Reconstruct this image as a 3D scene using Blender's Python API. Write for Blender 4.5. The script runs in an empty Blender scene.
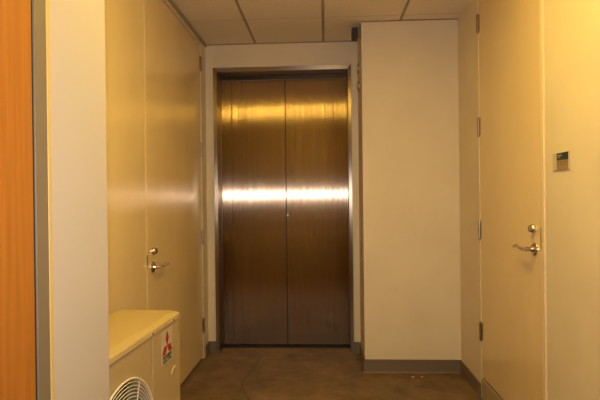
import bpy, bmesh, math
from mathutils import Vector, Matrix

sc = bpy.context.scene
COL = sc.collection

# ---------------------------------------------------------------- camera
H = 1.36
F_PX, YAW, PITCH, ROLL = 487.0, 0.0513, -0.0035, 0.0114
cam = bpy.data.cameras.new('camera')
cam.sensor_width = 36.0
cam.lens = F_PX / 600.0 * 36.0
cam.clip_start = 0.02
co = bpy.data.objects.new('camera', cam)
COL.objects.link(co)
fw = Vector((-math.sin(YAW), math.cos(YAW), 0))
rt = Vector((math.cos(YAW), math.sin(YAW), 0))
up = Vector((0, 0, 1))
fwd = fw * math.cos(PITCH) + up * math.sin(PITCH)
upv = -fw * math.sin(PITCH) + up * math.cos(PITCH)
R_ = rt * math.cos(ROLL) - upv * math.sin(ROLL)
U_ = rt * math.sin(ROLL) + upv * math.cos(ROLL)
m = Matrix((R_, U_, -fwd)).transposed().to_4x4()
m.translation = Vector((0, 0, H))
co.matrix_world = m
sc.camera = co

# ---------------------------------------------------------------- world, light, exposure
w = bpy.data.worlds.new('world')
sc.world = w
w.use_nodes = True
w.node_tree.nodes['Background'].inputs[0].default_value = (1.0, 0.62, 0.25, 1)
w.node_tree.nodes['Background'].inputs[1].default_value = 0.05

# the photographer's flash, just above the lens
fl = bpy.data.lights.new('camera_flash', 'AREA')
fl.shape = 'RECTANGLE'
fl.size = 0.06
fl.size_y = 0.035
fl.energy = 13.8
fl.spread = math.radians(125)
fl.color = (1.0, 0.93, 0.88)
flo = bpy.data.objects.new('camera_flash', fl)
COL.objects.link(flo)
flo.location = (0.0, -0.02, H + 0.07)
flo.rotation_euler = (math.radians(90), 0, YAW)

LAMP_COL = (1.0, 0.70, 0.12)
LAMP_STRENGTH = 26.5

sc.view_settings.view_transform = 'Standard'
sc.view_settings.look = 'None'
sc.view_settings.gamma = 1
sc.view_settings.use_curve_mapping = False
sc.view_settings.exposure = -0.05

# ---------------------------------------------------------------- materials
def mat(name, col, rough=0.5, metal=0.0, spec=0.5, coat=0.0):
    mt = bpy.data.materials.new(name)
    mt.use_nodes = True
    b = mt.node_tree.nodes['Principled BSDF']
    b.inputs['Base Color'].default_value = (*col, 1)
    b.inputs['Roughness'].default_value = rough
    b.inputs['Metallic'].default_value = metal
    b.inputs['Specular IOR Level'].default_value = spec
    b.inputs['Coat Weight'].default_value = coat
    return mt


def N(mt, kind, **kw):
    n = mt.node_tree.nodes.new(kind)
    for k, v in kw.items():
        setattr(n, k, v)
    return n


def L(mt, a, b):
    mt.node_tree.links.new(a, b)


def noise_mix(mt, c1, c2, scale, detail=4, lo=0.35, hi=0.65, stretch=(1, 1, 1), rough=0.55):
    tc = N(mt, 'ShaderNodeTexCoord')
    mp = N(mt, 'ShaderNodeMapping')
    mp.inputs['Scale'].default_value = stretch
    L(mt, tc.outputs['Object'], mp.inputs[0])
    nz = N(mt, 'ShaderNodeTexNoise')
    nz.inputs['Scale'].default_value = scale
    nz.inputs['Detail'].default_value = detail
    nz.inputs['Roughness'].default_value = rough
    L(mt, mp.outputs[0], nz.inputs['Vector'])
    mr = N(mt, 'ShaderNodeMapRange')
    mr.inputs[1].default_value = lo
    mr.inputs[2].default_value = hi
    L(mt, nz.outputs['Fac'], mr.inputs[0])
    mx = N(mt, 'ShaderNodeMix', data_type='RGBA')
    mx.inputs[6].default_value = (*c1, 1)
    mx.inputs[7].default_value = (*c2, 1)
    L(mt, mr.outputs[0], mx.inputs[0])
    L(mt, mx.outputs[2], mt.node_tree.nodes['Principled BSDF'].inputs['Base Color'])
    return mx, mp, nz


def add_bump(mt, scale, strength, dist=0.001, stretch=(1, 1, 1)):
    tc = N(mt, 'ShaderNodeTexCoord')
    mp = N(mt, 'ShaderNodeMapping')
    mp.inputs['Scale'].default_value = stretch
    L(mt, tc.outputs['Object'], mp.inputs[0])
    nz = N(mt, 'ShaderNodeTexNoise')
    nz.inputs['Scale'].default_value = scale
    nz.inputs['Detail'].default_value = 3
    L(mt, mp.outputs[0], nz.inputs['Vector'])
    bp = N(mt, 'ShaderNodeBump')
    bp.inputs['Strength'].default_value = strength
    bp.inputs['Distance'].default_value = dist
    L(mt, nz.outputs['Fac'], bp.inputs['Height'])
    L(mt, bp.outputs[0], mt.node_tree.nodes['Principled BSDF'].inputs['Normal'])


M = {}
M['wall'] = mat('painted_wall', (0.64, 0.55, 0.43), 0.62, spec=0.35)
noise_mix(M['wall'], (0.68, 0.58, 0.44), (0.72, 0.62, 0.475), 2.5)
add_bump(M['wall'], 180, 0.15, 0.0006)
M['wallnear'] = mat('lamp_offset_wall_paint', (0.51, 0.46, 0.44), 0.6, spec=0.35)  # duller, less yellow colour offsets the lamp light reaching this wall
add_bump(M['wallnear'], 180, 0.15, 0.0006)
M['door'] = mat('painted_door', (0.62, 0.50, 0.33), 0.17, spec=0.5)
noise_mix(M['door'], (0.73, 0.565, 0.33), (0.77, 0.60, 0.36), 3.0, stretch=(1, 1, .4))
add_bump(M['door'], 60, 0.05, 0.0006)
M['frame'] = mat('painted_frame', (0.68, 0.57, 0.40), 0.35)
M['trim'] = mat('light_bead', (0.74, 0.66, 0.54), 0.4)
M['bead'] = mat('door_frame_paint', (0.74, 0.60, 0.39), 0.6)
M['tile'] = mat('ceiling_tile', (0.50, 0.44, 0.36), 0.9, spec=0.1)
noise_mix(M['tile'], (0.78, 0.68, 0.53), (0.83, 0.73, 0.58), 60, detail=6)
M['tbar'] = mat('ceiling_grid_metal', (0.38, 0.30, 0.21), 0.6)
M['tbar2'] = mat('ceiling_cross_metal', (0.30, 0.235, 0.165), 0.6)
M['taupe'] = mat('taupe_rubber', (0.165, 0.12, 0.09), 0.45)
M['taupe_frame'] = mat('taupe_paint', (0.20, 0.155, 0.105), 0.5)
M['yellowbead'] = mat('yellow_bead', (0.62, 0.45, 0.17), 0.5)  # saturated yellow strip along the frame edge
M['dark'] = mat('dark_gap', (0.015, 0.012, 0.01), 0.7)
M['black'] = mat('black_plastic', (0.03, 0.028, 0.026), 0.45)
M['bronze'] = mat('satin_hinge_metal', (0.36, 0.29, 0.21), 0.38, 1.0)
M['chrome'] = mat('satin_chrome', (0.58, 0.50, 0.42), 0.22, 1.0)
M['ac'] = mat('enamelled_casing', (0.44, 0.33, 0.185), 0.42)
M['aclid'] = mat('enamelled_lid', (0.56, 0.43, 0.20), 0.38)
M['wire'] = mat('coated_wire', (0.80, 0.74, 0.64), 0.35)
M['red'] = mat('red_mark', (0.36, 0.012, 0.018), 0.4)
M['label'] = mat('badge_plate', (0.52, 0.44, 0.32), 0.4)
M['ink'] = mat('dark_ink', (0.04, 0.035, 0.03), 0.5)
M['signgreen'] = mat('sign_header', (0.006, 0.018, 0.014), 0.35)
M['signtan'] = mat('sign_insert', (0.30, 0.20, 0.09), 0.35)
M['signedge'] = mat('sign_holder', (0.50, 0.43, 0.33), 0.3)
M['curb'] = mat('threshold_metal', (0.36, 0.285, 0.19), 0.45)
M['sillshade'] = mat('sill_steel_soffit_shade', (0.07, 0.05, 0.035), 0.4, 1.0)  # sill steel; its dark colour also paints the soffit shade above the doors
M['lens'] = mat('indicator_lens', (0.62, 0.50, 0.36), 0.25)
M['steelframe'] = mat('polished_frame_steel', (0.36, 0.285, 0.22), 0.2, 1.0)

# concrete floor
fm = M['floor'] = mat('stained_concrete', (0.2, 0.15, 0.1), 0.5, spec=0.4)
mx, mp, nz = noise_mix(fm, (0.080, 0.046, 0.022), (0.25, 0.16, 0.092), 3.6, detail=10, lo=0.32, hi=0.68, rough=0.72)
gp = N(fm, 'ShaderNodeNewGeometry')
wn = N(fm, 'ShaderNodeTexNoise')
wn.inputs['Scale'].default_value = 14
L(fm, gp.outputs['Position'], wn.inputs['Vector'])
wsub = N(fm, 'ShaderNodeVectorMath', operation='SUBTRACT')
wsub.inputs[1].default_value = (0.5, 0.5, 0.5)
L(fm, wn.outputs['Color'], wsub.inputs[0])
wsc = N(fm, 'ShaderNodeVectorMath', operation='MULTIPLY')
wsc.inputs[1].default_value = (0.05, 0.05, 0)
L(fm, wsub.outputs[0], wsc.inputs[0])
wad = N(fm, 'ShaderNodeVectorMath', operation='ADD')
L(fm, gp.outputs['Position'], wad.inputs[0])
L(fm, wsc.outputs[0], wad.inputs[1])


def vm(op, a, b):
    n = N(fm, 'ShaderNodeVectorMath', operation=op)
    for i, v in enumerate((a, b)):
        if isinstance(v, tuple):
            n.inputs[i].default_value = v
        else:
            L(fm, v, n.inputs[i])
    return n


def ma(op, a, b=0.0, clamp=False):
    n = N(fm, 'ShaderNodeMath', operation=op)
    n.use_clamp = clamp
    for i, v in enumerate((a, b)):
        if isinstance(v, (int, float)):
            n.inputs[i].default_value = v
        else:
            L(fm, v, n.inputs[i])
    return n.outputs[0]


def seg_dist(a, b):
    A = Vector((*a, 0))
    B = Vector((*b, 0))
    D = B - A
    pa = vm('SUBTRACT', wad.outputs[0], tuple(A)).outputs[0]
    t = ma('MULTIPLY', vm('DOT_PRODUCT', pa, tuple(D)).outputs['Value'], 1.0 / D.length_squared, True)
    s = N(fm, 'ShaderNodeVectorMath', operation='SCALE')
    s.inputs[0].default_value = tuple(D)
    L(fm, t, s.inputs['Scale'])
    return vm('LENGTH', vm('SUBTRACT', pa, s.outputs[0]).outputs[0], (0, 0, 0)).outputs['Value']


cr = [(-0.564, 4.2), (-0.594, 3.84), (-0.635, 3.57), (-0.60, 3.44), (-0.534, 3.28), (-0.55, 2.6), (-0.42, 1.5)]
d = None
for a, b in zip(cr, cr[1:]):
    e = seg_dist(a, b)
    d = e if d is None else ma('MINIMUM', d, e)
fac = ma('SUBTRACT', 1.0, ma('DIVIDE', d, 0.011, True))
fac = ma('MULTIPLY', fac, 0.65)
# wear spots and dark scuffs
for (sx, sy, r, k) in [(-0.299, 4.19, 0.07, .7), (-0.22, 4.20, .05, .6), (0.19, 3.95, .05, .25), (-0.15, 3.4, .10, .25), (0.45, 3.2, .12, .3)]:
    dd = vm('LENGTH', vm('SUBTRACT', wad.outputs[0], (sx, sy, 0)).outputs[0], (0, 0, 0)).outputs['Value']
    fac = ma('MAXIMUM', fac, ma('MULTIPLY', ma('SUBTRACT', 1.0, ma('DIVIDE', dd, r, True)), k))
m2 = N(fm, 'ShaderNodeMix', data_type='RGBA')
m2.inputs[7].default_value = (0.03, 0.02, 0.013, 1)
L(fm, fac, m2.inputs[0])
L(fm, mx.outputs[2], m2.inputs[6])
L(fm, m2.outputs[2], fm.node_tree.nodes['Principled BSDF'].inputs['Base Color'])
add_bump(fm, 30, 0.15, 0.002)

# wood door leaf: straight fine vertical grain
wm = M['wood'] = mat('straight_grain_wood', (0.5, 0.22, 0.05), 0.5, spec=0.3)
mx, mp, nz = noise_mix(wm, (0.34, 0.118, 0.015), (0.44, 0.165, 0.024), 5.0, detail=8, lo=0.3, hi=0.7, stretch=(14, 14, 0.5))

# brushed steel of the elevator doors (vertical grain)
sm = M['steel'] = mat('brushed_steel', (0.46, 0.40, 0.35), 0.34, 1.0)
b = sm.node_tree.nodes['Principled BSDF']
b.inputs['Anisotropic'].default_value = 0.97
tg = N(sm, 'ShaderNodeTangent', direction_type='UV_MAP', uv_map='UVMap')
L(sm, tg.outputs[0], b.inputs['Tangent'])
mx, mp, nz = noise_mix(sm, (0.355, 0.262, 0.188), (0.385, 0.285, 0.205), 6.0, detail=6, lo=0.25, hi=0.75, stretch=(60, 1, 0.25))
# the grain: fine vertical grooves tilt the surface left and right
tc3 = N(sm, 'ShaderNodeTexCoord')
sx3 = N(sm, 'ShaderNodeSeparateXYZ')
L(sm, tc3.outputs['Object'], sx3.inputs[0])
sn3 = N(sm, 'ShaderNodeMath', operation='SNAP')
sn3.inputs[1].default_value = 0.0003
L(sm, sx3.outputs[0], sn3.inputs[0])
wn3 = N(sm, 'ShaderNodeTexWhiteNoise', noise_dimensions='1D')
L(sm, sn3.outputs[0], wn3.inputs['W'])
mr3 = N(sm, 'ShaderNodeMapRange')
mr3.inputs[3].default_value = -0.32
mr3.inputs[4].default_value = 0.32
L(sm, wn3.outputs['Value'], mr3.inputs[0])
cb3 = N(sm, 'ShaderNodeCombineXYZ')
L(sm, mr3.outputs[0], cb3.inputs[0])
ge3 = N(sm, 'ShaderNodeNewGeometry')
ad3 = N(sm, 'ShaderNodeVectorMath', operation='ADD')
L(sm, ge3.outputs['Normal'], ad3.inputs[0])
L(sm, cb3.outputs[0], ad3.inputs[1])
no3 = N(sm, 'ShaderNodeVectorMath', operation='NORMALIZE')
L(sm, ad3.outputs[0], no3.inputs[0])
L(sm, no3.outputs[0], b.inputs['Normal'])
# broad patches vary the roughness a little
tc2 = N(sm, 'ShaderNodeTexCoord')
nz2 = N(sm, 'ShaderNodeTexNoise')
nz2.inputs['Scale'].default_value = 3.0
nz2.inputs['Detail'].default_value = 5
L(sm, tc2.outputs['Object'], nz2.inputs['Vector'])
mr2 = N(sm, 'ShaderNodeMapRange')
mr2.inputs[3].default_value = 0.135
mr2.inputs[4].default_value = 0.175
L(sm, nz2.outputs['Fac'], mr2.inputs[0])
L(sm, mr2.outputs[0], b.inputs['Roughness'])

sf = M['steelframe']
bf = sf.node_tree.nodes['Principled BSDF']
bf.inputs['Anisotropic'].default_value = 0.85
bf.inputs['Roughness'].default_value = 0.30
tgf = N(sf, 'ShaderNodeTangent', direction_type='UV_MAP', uv_map='UVMap')
L(sf, tgf.outputs[0], bf.inputs['Tangent'])

em = M['lamp'] = mat('glowing_diffuser', (0.8, 0.8, 0.8), 0.5)
eb = em.node_tree.nodes['Principled BSDF']
eb.inputs['Emission Color'].default_value = (*LAMP_COL, 1)
eb.inputs['Emission Strength'].default_value = LAMP_STRENGTH

# ---------------------------------------------------------------- mesh helpers
def bm_box(bm, x0, x1, y0, y1, z0, z1):
    vs = [bm.verts.new((x, y, z)) for x in (x0, x1) for y in (y0, y1) for z in (z0, z1)]
    for f in ((0, 1, 3, 2), (4, 6, 7, 5), (0, 4, 5, 1), (2, 3, 7, 6), (0, 2, 6, 4), (1, 5, 7, 3)):
        bm.faces.new([vs[i] for i in f])


def build(name, bm, material, parent=None, bevel=0.0, seg=2, smooth=False):
    """bm is in world coordinates; a child is moved into its parent's frame (parents are only translated)"""
    off = Vector((0, 0, 0))
    p = parent
    while p is not None:
        off += Vector(p.location)
        p = p.parent
    if parent is None:
        xs = [v.co.copy() for v in bm.verts]
        lo = Vector([min(c[i] for c in xs) for i in range(3)])
        hi = Vector([max(c[i] for c in xs) for i in range(3)])
        org = Vector(((lo.x + hi.x) / 2, (lo.y + hi.y) / 2, lo.z))
    else:
        org = Vector((0, 0, 0))
    bmesh.ops.translate(bm, verts=bm.verts, vec=-(off + org))
    if bevel:
        bmesh.ops.bevel(bm, geom=list(bm.edges), offset=bevel, segments=seg, affect='EDGES', profile=0.5, clamp_overlap=True)
    bmesh.ops.recalc_face_normals(bm, faces=bm.faces)
    if smooth:
        for f in bm.faces:
            f.smooth = True
    me = bpy.data.meshes.new(name)
    bm.to_mesh(me)
    bm.free()
    me.materials.append(M[material])
    o = bpy.data.objects.new(name, me)
    o.location = org
    COL.objects.link(o)
    if parent is not None:
        o.parent = parent
    return o


def box(name, dims, material, parent=None, bevel=0.0, seg=2):
    bm = bmesh.new()
    ds = dims if isinstance(dims, list) else [dims]
    for dd in ds:
        bm_box(bm, *dd)
    return build(name, bm, material, parent, bevel, seg)


def tube(bm, pts, radii, n=12, cap=True):
    pts = [Vector(p) for p in pts]
    if isinstance(radii, (int, float)):
        radii = [radii] * len(pts)
    rings = []
    ref = None
    for i, p in enumerate(pts):
        t = (pts[min(i + 1, len(pts) - 1)] - pts[max(i - 1, 0)]).normalized()
        if ref is None:
            ref = Vector((0, 0, 1)) if abs(t.z) < 0.9 else Vector((1, 0, 0))
        u = t.cross(ref).normalized()
        v = u.cross(t).normalized()
        ref = v
        rings.append([bm.verts.new(p + (u * math.cos(a) + v * math.sin(a)) * radii[i]) for a in [2 * math.pi * k / n for k in range(n)]])
    for a, b_ in zip(rings, rings[1:]):
        for k in range(n):
            bm.faces.new((a[k], a[(k + 1) % n], b_[(k + 1) % n], b_[k]))
    if cap:
        bm.faces.new(rings[0])
        bm.faces.new(rings[-1])


def ring_tube(bm, c, r, rad, n=64, m_=6, axis='x', a0=0, a1=2 * math.pi):
    """circle of radius r in the yz plane"""
    rings = []
    full = abs(a1 - a0 - 2 * math.pi) < 1e-6
    for i in range(n if full else n + 1):
        a = a0 + (a1 - a0) * i / n
        ca, sa = math.cos(a), math.sin(a)
        rings.append([bm.verts.new((c[0] + rad * math.sin(q), c[1] + (r + rad * math.cos(q)) * ca, c[2] + (r + rad * math.cos(q)) * sa)) for q in [2 * math.pi * k / m_ for k in range(m_)]])
    k_ = len(rings)
    for i in range(k_ if full else k_ - 1):
        A, B = rings[i], rings[(i + 1) % k_]
        for k in range(m_):
            bm.faces.new((A[k], A[(k + 1) % m_], B[(k + 1) % m_], B[k]))


def tag(o, label=None, cat=None, group=None, kind=None):
    if label: o['label'] = label
    if cat: o['category'] = cat
    if group: o['group'] = group
    if kind: o['kind'] = kind
    return o


def empty(name, loc):
    o = bpy.data.objects.new(name, None)
    o.location = loc
    o.empty_display_size = 0.1
    COL.objects.link(o)
    return o


def struct(o, label):
    return tag(o, label, kind='structure')


# ---------------------------------------------------------------- dimensions (metres; x right, y into the hall, z up)
C = 2.733                    # ceiling
XL, XR = -1.048, 1.038       # side walls of the hall
YR, YP, XP = 4.282, 3.819, 0.297   # elevator wall, front and left side of the projecting wall
XS, YS = -0.65, 1.423        # nearer left wall and the corner where it ends
YB = -3.6                    # wall behind the photographer
YD = 4.462                   # plane of the elevator doors

# ---------------------------------------------------------------- structure
struct(box('floor', (-1.35, 1.35, YB - .15, 4.85, -0.12, 0.0), 'floor'), 'stained and cracked brown concrete floor of the hall')

# ceiling: lay-in tiles above a metal grid
bars_x = [-0.6, 0.0, 0.6]
bars_y = [3.714 - 0.6 * k for k in range(0, 13)]
bm = bmesh.new()
bm_box(bm, -1.35, 1.35, YB - .15, 4.85, C + 0.03, C + 0.12)
xs = [-1.35] + bars_x + [1.35]
ys = [YB - .15] + sorted(bars_y) + [4.85]
LAMPS = []   # grid cells taken by the light fittings
for i in range(len(xs) - 1):
    for j in range(len(ys) - 1):
        if any(i == q[0] and abs(ys[j] - q[1]) < 0.02 for q in LAMPS):
            continue
        gx0 = 0.011 if i else 0
        gx1 = 0.011 if i < len(xs) - 2 else 0
        gy0 = 0.004 if j else 0
        gy1 = 0.004 if j < len(ys) - 2 else 0
        bm_box(bm, xs[i] + gx0, xs[i + 1] - gx1, ys[j] + gy0, ys[j + 1] - gy1, C, C + 0.03)
struct(build('ceiling', bm, 'tile'), 'suspended ceiling of pale tiles')
struct(box('trim_1', [(x - 0.0108, x + 0.0108, YB, 4.84, C + 0.004, C + 0.0295) for x in bars_x], 'tbar'),
       'long ceiling grid bars running towards the elevator')
cross = []
for y in bars_y:
    for i in range(len(xs) - 1):
        cross.append((xs[i] + .0115, xs[i + 1] - .0115, y - 0.0039, y + 0.0039, C + 0.001, C + 0.029))
struct(box('trim_2', cross, 'tbar2'), 'ceiling grid cross bars')
struct(box('trim_3', (XL, XL + 0.016, YS + .01, YR - .002, C - 0.022, C - 0.001), 'tbar'), 'dark edge strip between ceiling and left wall')
struct(box('trim_4', (XL + .017, XP - .001, YR - 0.008, YR - .0005, C - 0.008, C - 0.001), 'tbar2'), 'thin ceiling edge strip above the elevator')
struct(box('trim_5', (XP, XR, YP - 0.008, YP - .0005, C - 0.008, C - 0.001), 'tbar2'), 'thin ceiling edge strip on the projecting wall')

# left hall wall, recessed around the door leaves
LD0, LDM, LD1 = 1.62, 2.822, 4.105
struct(box('wall_left', [(-1.35, XL, 1.2005, LD0 - 0.04, 0, C), (-1.35, XL, LD1 + 0.05, 4.85, 0, C),
                         (-1.35, -1.12, LD0 - 0.04, LD1 + 0.05, 0, C)], 'wall'), 'cream painted left wall of the hall')
struct(box('wall_back', (-0.975, 0.237, YR, 4.85, 2.5195, C), 'wall'), 'cream wall above the elevator opening')
struct(box('wall_back_left', (XL, -0.975, YR, 4.85, 0, C), 'wall'), 'narrow cream wall strip left of the elevator')
struct(box('wall_back_right', (0.237, XP, YR, 4.85, 0, C), 'wall'), 'narrow cream wall strip right of the elevator')
struct(box('wall_shaft', (-0.975, 0.237, 4.60, 4.85, 0, 2.5195), 'dark'), 'dark shaft wall behind the elevator doors')
struct(box('wall_corner', (XP, XR + .3, YP, 4.85, 0, C), 'wall'), 'cream wall projecting to the right of the elevator')
RD0, RD1 = 2.401, 3.325
struct(box('wall_right', [(XR, XR + .3, YB, RD0 - 0.02, 0, C), (XR, XR + .3, RD1 + 0.012, YP, 0, C),
                          (XR + .10, XR + .3, RD0 - 0.02, RD1 + .012, 0, C)], 'wall'), 'cream painted right wall of the hall')
WD0, WD1 = 0.155, 1.062      # wooden door
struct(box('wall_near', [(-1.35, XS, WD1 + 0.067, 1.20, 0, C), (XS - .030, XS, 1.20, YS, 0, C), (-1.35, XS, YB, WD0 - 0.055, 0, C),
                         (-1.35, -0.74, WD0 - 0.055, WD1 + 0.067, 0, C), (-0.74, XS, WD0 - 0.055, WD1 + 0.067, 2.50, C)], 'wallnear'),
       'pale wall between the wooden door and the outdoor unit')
struct(box('wall_front', (-1.35, 1.35, YB - .15, YB, 0, C), 'wall'), 'wall behind the photographer')

# baseboards
BH, BT = 0.098, 0.010


def baseboard(name, segs, label):
    bm = bmesh.new()
    for (x0, x1, y0, y1) in segs:
        bm_box(bm, x0, x1, y0, y1, 0.0, BH)
    bmesh.ops.bevel(bm, geom=[e for e in bm.edges if all(v.co.z > BH - .001 for v in e.verts)], offset=0.003, segments=2, affect='EDGES')
    struct(build(name, bm, 'taupe'), label)


baseboard('baseboard_corner', [(XP - BT, XR - BT, YP - BT, YP)], 'taupe rubber baseboard on the projecting wall')
baseboard('baseboard_side', [(XP - BT, XP, YP + .0005, YR - BT)], 'taupe baseboard on the side of the projecting wall')
baseboard('baseboard_back', [(XL + BT, -0.975, YR - BT, YR), (0.237, XP - BT - .0005, YR - BT, YR)], 'taupe baseboards beside the elevator frame')
baseboard('baseboard_left', [(XL, XL + BT, LD1 + 0.05, YR - .0005)], 'short taupe baseboard at the end of the left wall')
baseboard('baseboard_right', [(XR - BT, XR, RD1 + 0.012, YP - .0005)], 'short taupe baseboard between projecting wall and raised door')
baseboard('baseboard_near', [(XR - BT, XR, YB, RD0 - 0.06)], 'taupe baseboard along the right wall')
# thin worn light line of adhesive under the corner baseboard
struct(box('trim_6', (XP - .018, XR - .02, YP - .020, YP - BT - .0005, 0.0, 0.004), 'tbar2'), 'pale caulk line under the baseboard of the projecting wall')


# ---------------------------------------------------------------- hardware helpers
def hinge(parent, x, y, z, side):
    """butt hinge; side = +1 when the room lies towards +x"""
    bm = bmesh.new()
    for k in range(3):
        za = z - 0.057 + k * 0.0385
        tube(bm, [(x + side * .008, y, za), (x + side * .008, y, za + 0.037)], 0.0085, 12)
    bm_box(bm, x - .0005 * side, x + side * 0.004, y - 0.022, y + 0.022, z - 0.057, z + 0.057)
    h = build('hinge', bm, 'bronze', parent)
    bm = bmesh.new()
    tube(bm, [(x + side * .008, y, z + .0585), (x + side * .008, y, z + .066)], [0.0075, 0.004], 10)
    tube(bm, [(x + side * .008, y, z - .0575), (x + side * .008, y, z - .065)], [0.0075, 0.004], 10)
    build('hinge_tip', bm, 'bronze', h)
    return h


def lever(parent, x, y, z, side, d_):
    """lever handle; d_ = direction of the lever along y"""
    bm = bmesh.new()
    tube(bm, [(x, y, z), (x + side * .006, y, z), (x + side * .011, y, z)], [0.033, 0.033, 0.026], 28)
    tube(bm, [(x + side * .010, y, z), (x + side * .022, y, z), (x + side * .050, y, z)], [0.016, 0.012, 0.0105], 18)
    h = build('door_handle', bm, 'chrome', parent)
    bm = bmesh.new()
    P = [(-.012, 0.0), (0.0, 0.0), (.03, .001), (.06, .002), (.085, .008), (.10, .013), (.115, .012), (.135, .005), (.15, -.001)]
    # smooth the profile
    Q = []
    for i in range(len(P) - 1):
        for t in (0, .33, .66):
            Q.append((P[i][0] * (1 - t) + P[i + 1][0] * t, P[i][1] * (1 - t) + P[i + 1][1] * t))
    Q.append(P[-1])
    tube(bm, [(x + side * (.053 - .10 * max(0, q[0] - .06) ** 1.3), y + d_ * q[0], z + .6 * q[1]) for q in Q],
         [0.0095 - 0.0035 * i / len(Q) for i in range(len(Q))], 12)
    build('lever', bm, 'chrome', h, smooth=False)
    return h


def deadbolt(parent, x, y, z, side):
    bm = bmesh.new()
    tube(bm, [(x, y, z), (x + side * .010, y, z), (x + side * .016, y, z), (x + side * .024, y, z), (x + side * .026, y, z)],
         [0.022, 0.022, 0.019, 0.018, 0.014], 24)
    o = build('deadbolt', bm, 'chrome', parent)
    box('keyhole', (min(x + side * .0255, x + side * .0268), max(x + side * .0255, x + side * .0268), y - .0018, y + .0018, z - .008, z + .008), 'ink', o)
    return o


# ---------------------------------------------------------------- left double door
XD = XL - 0.004
d1 = struct(empty('door_1', (XD, LDM, 0)), 'tall cream double door in the left wall with lever handle')
box('frame', [(XL - .07, XL + .0025, LD1 + .004, LD1 + .0495, 0, C - .024), (XL - .07, XL + .0025, LD0 - .039, LD0 - .004, 0, C - .024),
              (XL - .07, XL + .0025, LD0 - .004, LD1 + .004, C - .058, C - .024)], 'frame', d1)
lf = box('door_leaf', (XD - .045, XD, LDM + .003, LD1, 0.024, C - .062), 'door', d1, 0.0015, 1)
lf2 = box('door_leaf', (XD - .045, XD, LD0, LDM - .003, 0.014, C - .062), 'door', d1, 0.0015, 1)
tag(lf2, 'inactive leaf without handle')
box('astragal', (XD, XD + .001, LDM - .014, LDM - .004, .02, C - .07), 'door', d1)
for z in (2.516, 1.784, 1.039, 0.288):
    hinge(d1, XD, LD1 + .002, z, 1)
lever(d1, XD, 2.908, 0.953, 1, 1)
deadbolt(d1, XD, 2.918, 1.049, 1)
box('strike_plate', (XD + .001, XD + .003, LDM - .013, LDM + .004, .955, 1.035), 'bronze', d1)

# ---------------------------------------------------------------- right door, raised above a threshold
XE = XR + 0.003
ZD = 0.152
d2 = struct(empty('door_2', (XE, RD1, 0)), 'tall cream single door in the right wall, raised above the floor')
box('door_leaf', (XE, XE + .045, RD0, RD1, ZD, C - .03), 'door', d2, 0.0015, 1)
box('frame', [(XR - .008, XR + .06, RD0 - .048, RD0 - .019, 0, C), (XR - .001, XR + .06, RD0 - .0185, RD0 - .003, 0, C),
              (XR + .001, XR + .06, RD1 + .003, RD1 + .0118, ZD, C - .03)], 'bead', d2, 0.002, 2)
for z in (2.516, 1.823, 1.134, 0.453):
    hinge(d2, XE, RD1 + .002, z, -1)
lever(d2, XE, 2.479, 1.094, -1, 1)
deadbolt(d2, XE, 2.488, 1.196, -1)
box('strike_plate', (XE - .0015, XE, RD0 + .003, RD0 + .013, 1.10, 1.205), 'bronze', d2)
box('threshold', [(XR - .004, XR + .10, RD0 - .003, RD1 - .004, 0.0, ZD - .013)], 'curb', d2, 0.003, 2)
box('under_leaf_shade', [(XR + .012, XR + .09, RD0, RD1, ZD - .013, ZD - .001)], 'dark', d2)  # dark strip filling the gap under the leaf, its shade put into the colour

# ---------------------------------------------------------------- wooden door at the far left
d3 = struct(empty('door_3', (XS, WD1, 0)), 'orange wood-grain door with taupe frame at the far left')
box('door_leaf', (-0.725, XS - .001, WD0 + .004, WD1 - .004, 0.01, 2.44), 'wood', d3, 0.002, 1)
box('frame', [(-0.735, XS + .0015, WD1 + .002, WD1 + .050, 0, 2.495), (-0.735, XS + .0015, WD0 - .050, WD0 - .002, 0, 2.495),
              (-0.735, XS + .0015, WD0 - .002, WD1 + .002, 2.448, 2.495)], 'taupe_frame', d3, 0.002, 2)
box('edge_bead', [(-0.72, XS + .002, WD1 + .0505, WD1 + .066, 0, 2.495)], 'yellowbead', d3, .002, 2)
box('leaf_gap_shade', [(-0.724, XS - .0025, WD1 - .0035, WD1 + .0017, 0.01, 2.44)], 'dark', d3)  # added dark strip paints the shade in the gap between leaf and frame
box('door_stop', [(-0.739, -0.727, WD0 - .004, WD1 + .0055, 0, 2.446)], 'dark', d3)
lever(d3, XS - .004, WD0 + .09, 0.95, 1, 1)

# ---------------------------------------------------------------- elevator
fr = tag(empty('elevator_surround', (-0.37, YR, 0)), 'polished steel frame around the closed elevator doors', 'elevator surround')
EX0, EX1, ET = -0.974, 0.236, 2.519
IX0, IX1, IT = -0.949, 0.214, 2.489


def extrude_xz(name, poly, y0, y1, material, parent, bevel=0.003):
    bm = bmesh.new()
    a = [bm.verts.new((x, y0, z)) for x, z in poly]
    b2 = [bm.verts.new((x, y1, z)) for x, z in poly]
    n = len(poly)
    bm.faces.new(a)
    bm.faces.new(b2[::-1])
    for i in range(n):
        bm.faces.new((a[i], a[(i + 1) % n], b2[(i + 1) % n], b2[i]))
    o = build(name, bm, material, parent, bevel, 2)
    uvl = o.data.uv_layers.new(name='UVMap')
    vert = name == 'jamb'
    for l in o.data.loops:
        c = o.data.vertices[l.vertex_index].co
        uvl.data[l.index].uv = (c.x + c.y, c.z) if vert else (c.z + c.y, c.x)
    return o


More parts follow.
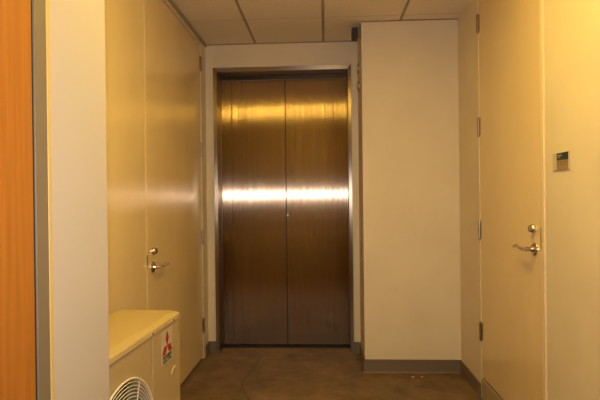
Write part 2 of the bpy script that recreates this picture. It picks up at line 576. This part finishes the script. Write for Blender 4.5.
fy0 = YR - 0.014
extrude_xz('jamb', [(EX0, 0), (IX0, 0), (IX0, IT), (EX0, ET)], fy0, YR + .17, 'steelframe', fr)
extrude_xz('jamb', [(IX1, 0), (EX1, 0), (EX1, ET), (IX1, IT)], fy0, YR + .17, 'steelframe', fr)
extrude_xz('header', [(EX0, ET), (IX0, IT), (IX1, IT), (EX1, ET)], fy0, YR + .17, 'steelframe', fr)
box('door_track', (IX0 + .001, IX1 - .001, YD + .004, YD + .05, IT - .0085, IT - .001), 'dark', fr)
box('soffit_shade_strip', (IX0 + .001, IX1 - .001, YD - .014, YD - .002, IT - .034, IT - .001), 'sillshade', fr, .002, 1)  # added dark strip: painted shade of the soffit, with the gasket below it
box('sill', [(IX0 + .001, IX1 - .001, YD - .045, YD + .05, 0.0, 0.006)] +
    [(IX0 + .001, IX1 - .001, YD - .04 + .012 * k, YD - .035 + .012 * k, 0.006, 0.009) for k in range(3)], 'sillshade', fr)


def steel_panel(x0, x1, label):
    bm = bmesh.new()
    bm_box(bm, x0, x1, YD, YD + .032, 0.012, IT - .009)
    bmesh.ops.bevel(bm, geom=list(bm.edges), offset=0.002, segments=2, affect='EDGES')
    uv = bm.loops.layers.uv.new('UVMap')
    for f in bm.faces:
        for l in f.loops:
            l[uv].uv = (l.vert.co.x + .3 * l.vert.co.y, l.vert.co.z)
    o = build('elevator_door', bm, 'steel')
    tag(o, label, 'elevator door', 'closed elevator door panels')
    return o


seam = -0.356
pl = steel_panel(IX0 + .0015, seam - .0035, 'left brushed stainless steel elevator door panel, beside the left jamb')
pr = steel_panel(seam + .0035, IX1 - .0015, 'right brushed stainless steel elevator door panel, with the small keyhole at its edge')
bm = bmesh.new()
ring_tube(bm, (0, 0, 0), .007, .0022, 20, 6)
bmesh.ops.rotate(bm, verts=bm.verts, cent=(0, 0, 0), matrix=Matrix.Rotation(math.radians(90), 3, 'Z'))
tube(bm, [(0, 0, 0), (0, -.0015, 0)], .0055, 16)
bmesh.ops.translate(bm, verts=bm.verts, vec=(seam + .012, YD - .0005, 1.205))
build('keyhole', bm, 'chrome', pr)
box('edge_gasket', (seam - .003, seam + .003, YD + .010, YD + .03, .013, IT - .012), 'dark', pr)

# ---------------------------------------------------------------- fixtures on the side of the projecting wall
sp = tag(empty('wall_speaker', (XP, 3.90, 2.64)), 'small black box mounted high beside the elevator, just below the ceiling', 'alarm box')
box('housing', (XP - .070, XP - .022, 3.86, 3.94, 2.618, 2.704), 'black', sp, 0.004, 2)
box('bracket', [(XP - .0215, XP - .0002, 3.875, 3.925, 2.64, 2.69), (XP - .008, XP - .0002, 3.87, 3.93, 2.6905, 2.725)], 'bronze', sp, 0.0)
box('face', (XP - .0718, XP - .0702, 3.868, 3.932, 2.626, 2.696), 'ink', sp)
sp.name = 'alarm_box'

for (z, lb) in ((2.445, 'upper of the two small round elevator indicator lights beside the door'),
                (2.30, 'lower of the two small round elevator indicator lights beside the door')):
    y = 4.13
    e = tag(empty('elevator_indicator', (XP, y, z)), lb, 'indicator light', 'elevator indicator lights')
    bm = bmesh.new()
    tube(bm, [(XP - .0002, y, z), (XP - .007, y, z), (XP - .010, y, z)], [.046, .046, .042], 28)
    build('bezel', bm, 'bronze', e)
    bm = bmesh.new()
    tube(bm, [(XP - .0101, y, z), (XP - .016, y, z), (XP - .019, y, z)], [.034, .031, .020], 28)
    build('lens', bm, 'lens', e, smooth=False)

cp = tag(empty('call_panel', (XP, 4.0, 0.875)), 'narrow metal call button panel on the side of the projecting wall', 'call panel')
box('plate', (XP - .005, XP - .0002, 3.945, 4.055, 0.875, 1.21), 'bronze', cp, 0.0015, 1)
for z in (1.09, 1.02):
    bm = bmesh.new()
    tube(bm, [(XP - .0051, 4.0, z), (XP - .010, 4.0, z), (XP - .0115, 4.0, z)], [.014, .014, .011], 20)
    build('button', bm, 'lens', cp)

# ---------------------------------------------------------------- room sign on the right wall
sg = tag(empty('room_sign', (XR, 2.191, 1.47)), 'small room sign with dark green header, beside the right-hand door', 'sign')
sy0, sy1 = 2.119, 2.264
box('backing', (XR - .006, XR - .0002, sy0, sy1, 1.470, 1.548), 'signedge', sg, 0.0015, 1)
box('header_panel', (XR - .0075, XR - .0061, sy0 + .002, sy1 - .042, 1.514, 1.546), 'signgreen', sg)
box('insert_panel', (XR - .0072, XR - .0061, sy0 + .002, sy1 - .042, 1.472, 1.5135), 'signtan', sg)
box('lettering', [(XR - .0079, XR - .0076, sy0 + .055, sy1 - .050, 1.533, 1.5365), (XR - .0079, XR - .0076, sy0 + .070, sy1 - .050, 1.525, 1.5275)], 'label', sg)
box('lettering', [(XR - .0077, XR - .0073, sy0 + .012, sy1 - .050, 1.503, 1.5045), (XR - .0077, XR - .0073, sy0 + .035, sy1 - .050, 1.493, 1.4945)], 'ink', sg)

# ---------------------------------------------------------------- outdoor air conditioning unit
AX0, AX1 = -1.008, -0.710
AY0, AY1 = 1.30, 2.243
AZ0, AZT = 0.06, 0.842
ac = tag(empty('air_conditioner', ((AX0 + AX1) / 2, (AY0 + AY1) / 2, 0)),
         'cream outdoor air conditioning unit with round fan grille standing in the left recess', 'air conditioner')
FY, FZ, FR = 1.670, 0.468, 0.250      # fan centre and radius


def front_plate():
    """front sheet with a round opening"""
    bm = bmesh.new()
    n = 64
    y0, y1, z0, z1 = AY0, 1.926, AZ0, AZT - .024
    inner, outer, back = [], [], []
    for k in range(n):
        a = 2 * math.pi * k / n
        ca, sa = math.cos(a), math.sin(a)
        inner.append(bm.verts.new((AX1, FY + FR * ca, FZ + FR * sa)))
        back.append(bm.verts.new((AX1 - .03, FY + (FR - .012) * ca, FZ + (FR - .012) * sa)))
        tx = ((y1 - FY) / ca) if ca > 1e-9 else ((y0 - FY) / ca if ca < -1e-9 else 1e9)
        tz = ((z1 - FZ) / sa) if sa > 1e-9 else ((z0 - FZ) / sa if sa < -1e-9 else 1e9)
        t = min(tx, tz)
        outer.append(bm.verts.new((AX1, FY + t * ca, FZ + t * sa)))
    for k in range(n):
        j = (k + 1) % n
        bm.faces.new((inner[k], outer[k], outer[j], inner[j]))
        bm.faces.new((back[k], inner[k], inner[j], back[j]))
    cs = [(y0, z0), (y1, z0), (y1, z1), (y0, z1)]
    for cy, cz in cs:      # fill the corners
        ks = sorted(range(n), key=lambda k: (outer[k].co.y - cy) ** 2 + (outer[k].co.z - cz) ** 2)
        for k in ks[:4]:
            j = (k + 1) % n
            A, B = outer[k].co, outer[j].co
            if abs(A.y - B.y) > 1e-5 and abs(A.z - B.z) > 1e-5:
                v = bm.verts.new((AX1, cy, cz))
                bm.faces.new((outer[k], v, outer[j]))
                break
    return bm


fpl = build('front_panel', front_plate(), 'ac', ac)
# casing behind the front sheet
box('casing', [(AX0, AX1 - .001, AY1 - .26, AY1 - .001, AZ0, AZT - .024), (AX0, AX1 - .001, AY0, AY0 + .012, AZ0, AZT - .024),
               (AX0, AX0 + .012, AY0, AY1 - .26, AZ0, AZT - .024), (AX0 + .012, AX1 - .001, AY0 + .012, AY1 - .26, AZ0, AZ0 + .012)], 'ac', ac)
box('service_panel', (AX1 - .020, AX1 + .0015, 1.931, AY1, AZ0, AZT - .024), 'ac', ac, 0.006, 3)
box('seam', (AX1 - .001, AX1 + .0004, 1.9268, 1.9305, AZ0, AZT - .024), 'tbar2', ac)
box('shroud', (AX0 + .16, AX0 + .165, AY0 + .013, AY1 - .262, AZ0 + .013, AZT - .025), 'black', ac)
# lid: shallow cover with bevelled rim and chamfered corners
bm = bmesh.new()
ch = .022
lx0, lx1, ly0, ly1 = AX0 - .004, AX1 + .007, AY0 - .007, AY1 + .007


def lid_ring(z, inset):
    x0, x1, y0, y1 = lx0 + inset, lx1 - inset, ly0 + inset, ly1 - inset
    return [bm.verts.new(v) for v in ((x0, y0, z), (x1 - ch, y0, z), (x1, y0 + ch, z), (x1, y1 - ch, z), (x1 - ch, y1, z), (x0, y1, z))]


R = [lid_ring(AZT - .026, 0), lid_ring(AZT - .006, 0.0), lid_ring(AZT - .001, .003), lid_ring(AZT + .006, .022), lid_ring(AZT + .008, .030)]
for a, b2 in zip(R, R[1:]):
    for k in range(6):
        bm.faces.new((a[k], a[(k + 1) % 6], b2[(k + 1) % 6], b2[k]))
bm.faces.new(R[-1])
bm.faces.new(R[0][::-1])
lid = build('lid', bm, 'aclid', ac, 0.0015, 1)
for y in (1.925, 2.15):
    bm = bmesh.new()
    tube(bm, [(lx1 - .001, y, AZT - .018), (lx1 + .003, y, AZT - .018)], [.005, .004], 10)
    build('screw', bm, 'taupe', lid)
# fan grille: concentric wires and radial ribs
bm = bmesh.new()
gx = AX1 + .010
for i in range(18):
    r = 0.045 + i * (FR - 0.045 + .006) / 17.0
    ring_tube(bm, (gx + .014 * (1 - (r / FR) ** 2), FY, FZ), r, 0.0017 if i < 17 else .004, 56, 6)
for k in range(4):
    a = math.radians(45 + 90 * k)
    ca, sa = math.cos(a + .25), math.sin(a + .25)
    tube(bm, [(gx + .014 * (1 - t * t) - .003, FY + FR * t * ca, FZ + FR * t * sa) for t in (.12, .4, .7, 1.0)], 0.0028, 6)
gr = build('fan_grille', bm, 'wire', ac, smooth=True)
bm = bmesh.new()
tube(bm, [(gx + .006, FY, FZ), (gx + .016, FY, FZ), (gx + .020, FY, FZ)], [.045, .045, .030], 28)
build('hub_cap', bm, 'aclid', gr)
# fan
fan = None
bm = bmesh.new()
tube(bm, [(AX1 - .10, FY, FZ), (AX1 - .035, FY, FZ), (AX1 - .028, FY, FZ)], [.06, .06, .045], 24)
fan = build('fan_hub', bm, 'black', ac)
for k in range(3):
    bm = bmesh.new()
    a0 = 2 * math.pi * k / 3 + .5
    g = []
    for i in range(7):
        r = .055 + (FR - .08) * i / 6
        row = []
        for j in range(7):
            a = a0 + (j / 6 - .5) * (1.25 - .1 * i / 6) + .25 * i / 6
            row.append((AX1 - .065 + .05 * (j / 6 - .5), FY + r * math.cos(a), FZ + r * math.sin(a)))
        g.append(row)
    A = [[bm.verts.new(p) for p in row] for row in g]
    B = [[bm.verts.new((p[0] - .004, p[1], p[2])) for p in row] for row in g]
    for i in range(6):
        for j in range(6):
            bm.faces.new((A[i][j], A[i + 1][j], A[i + 1][j + 1], A[i][j + 1]))
            bm.faces.new((B[i][j], B[i][j + 1], B[i + 1][j + 1], B[i + 1][j]))
    for i in range(6):
        bm.faces.new((A[i][0], B[i][0], B[i + 1][0], A[i + 1][0]))
        bm.faces.new((A[i][6], A[i + 1][6], B[i + 1][6], B[i][6]))
    for j in range(6):
        bm.faces.new((A[6][j], B[6][j], B[6][j + 1], A[6][j + 1]))
        bm.faces.new((A[0][j], A[0][j + 1], B[0][j + 1], B[0][j]))
    build('blade', bm, 'black', fan)
for y in (AY0 + .12, AY1 - .12):
    box('foot', (AX0 + .005, AX1 + .02, y - .03, y + .03, 0.0, AZ0 - .0005), 'taupe', ac, 0.004, 2)
# side grab recess
bm = bmesh.new()
hp = [(2.128 + .6 * (q_[0] - 2.315), .588 + .6 * (q_[1] - .518)) for q_ in [(2.315, .518), (2.330, .548), (2.375, .562), (2.398, .560), (2.390, .550), (2.345, .536), (2.328, .514)]]
v0 = [bm.verts.new((AX1 + .0016, y, z)) for y, z in hp]
v1 = [bm.verts.new((AX1 + .006, y, z)) for y, z in hp]
bm.faces.new(v1)
bm.faces.new(v0[::-1])
for i in range(len(hp)):
    bm.faces.new((v0[i], v0[(i + 1) % len(hp)], v1[(i + 1) % len(hp)], v1[i]))
build('grip', bm, 'aclid', ac)
box('grip_recess', (AX1 + .0005, AX1 + .0019, 2.140, 2.172, .585, .600), 'tbar', ac)
# badge: three red diamonds over two lines of lettering
LY0, LY1, LZ0, LZ1 = 2.023, 2.143, 0.658, 0.798
bd = box('badge', (AX1 + .0016, AX1 + .003, LY0, LY1, LZ0, LZ1), 'label', ac)
xb = AX1 + .0031
bm = bmesh.new()
cy, cz = (LY0 + LY1) / 2, 0.731
s = 0.052            # side of a diamond


def diamond(d_, w_):
    d_ = Vector(d_).normalized()
    w_ = Vector(w_).normalized()
    p = [Vector((0, 0)), d_ * s, (d_ + w_) * s, w_ * s]
    a = [bm.verts.new((xb, cy + q.x, cz + q.y)) for q in p]
    b2 = [bm.verts.new((xb + .0008, cy + q.x, cz + q.y)) for q in p]
    bm.faces.new(a)
    bm.faces.new(b2[::-1])
    for i in range(4):
        bm.faces.new((a[i], a[(i + 1) % 4], b2[(i + 1) % 4], b2[i]))


s = 0.037
r3 = math.radians
for a in (90, 210, 330):
    diamond((math.cos(r3(a - 30)), math.sin(r3(a - 30))), (math.cos(r3(a + 30)), math.sin(r3(a + 30))))
build('emblem', bm, 'red', bd)


def text(name, s_, size, loc, rot, material, parent, sx=1.0):
    cu = bpy.data.curves.new(name, 'FONT')
    cu.body = s_
    cu.size = size
    cu.align_x = 'CENTER'
    cu.extrude = .0003
    cu.offset = size * .02
    cu.materials.append(M[material])
    o = bpy.data.objects.new(name, cu)
    COL.objects.link(o)
    bpy.context.view_layer.update()
    me = bpy.data.meshes.new_from_object(o)
    bpy.data.objects.remove(o)
    o = bpy.data.objects.new(name, me)
    COL.objects.link(o)
    off = Vector((0, 0, 0))
    p = parent
    while p is not None:
        off += Vector(p.location)
        p = p.parent
    o.parent = parent
    o.location = Vector(loc) - off
    o.rotation_euler = rot
    o.scale = (sx, 1, 1)
    return o


rx = (math.radians(90), 0, math.radians(90))
text('lettering', 'MITSUBISHI', 0.020, (xb + .0005, cy, 0.681), rx, 'ink', bd, .95)
text('lettering', 'ELECTRIC', 0.022, (xb + .0005, cy, 0.663), rx, 'ink', bd, 1.05)
ac.rotation_euler = (0, 0, -math.radians(3.3))

# ---------------------------------------------------------------- paint flecks on the floor
for i, (x, y, r) in enumerate([(0.649, 3.713, .010), (0.716, 3.714, .008)]):
    bm = bmesh.new()
    k = 7
    lo = [bm.verts.new((x + r * (1 + .3 * math.sin(q * 5 + i)) * math.cos(q), y + r * (1 + .3 * math.sin(q * 5 + i)) * math.sin(q), 0.0005)) for q in [2 * math.pi * j / k for j in range(k)]]
    hi = [bm.verts.new((v.co.x * .9 + x * .1, v.co.y * .9 + y * .1, 0.003)) for v in lo]
    bm.faces.new(lo[::-1])
    bm.faces.new(hi)
    for j in range(k):
        bm.faces.new((lo[j], lo[(j + 1) % k], hi[(j + 1) % k], hi[j]))
    o = build('plaster_crumb', bm, 'trim')
    tag(o, ('left' if i == 0 else 'right') + ' of two pale crumbs on the floor near the projecting wall', 'debris', 'crumbs on the floor')

# ---------------------------------------------------------------- ceiling light fittings (out of view, above and behind the photographer)
xa, xb2, ya, yb = 0.0, 0.34, 1.14, 2.20
t = tag(empty('ceiling_light', ((xa + xb2) / 2, (ya + yb) / 2, C)), 'long surface-mounted yellow ceiling light of the hall', 'ceiling light')
box('end_cap', (xa, xb2, ya - .025, ya, C - .085, C - .0005), 'frame', t, .003, 2)
box('end_cap', (xa, xb2, yb, yb + .025, C - .085, C - .0005), 'frame', t, .003, 2)
box('tray', (xa + .03, xb2 - .03, ya + .001, yb - .001, C - .02, C - .0005), 'frame', t)
box('diffuser', (xa + .004, xb2 - .004, ya + .001, yb - .001, C - .080, C - .0205), 'lamp', t, .015, 3)
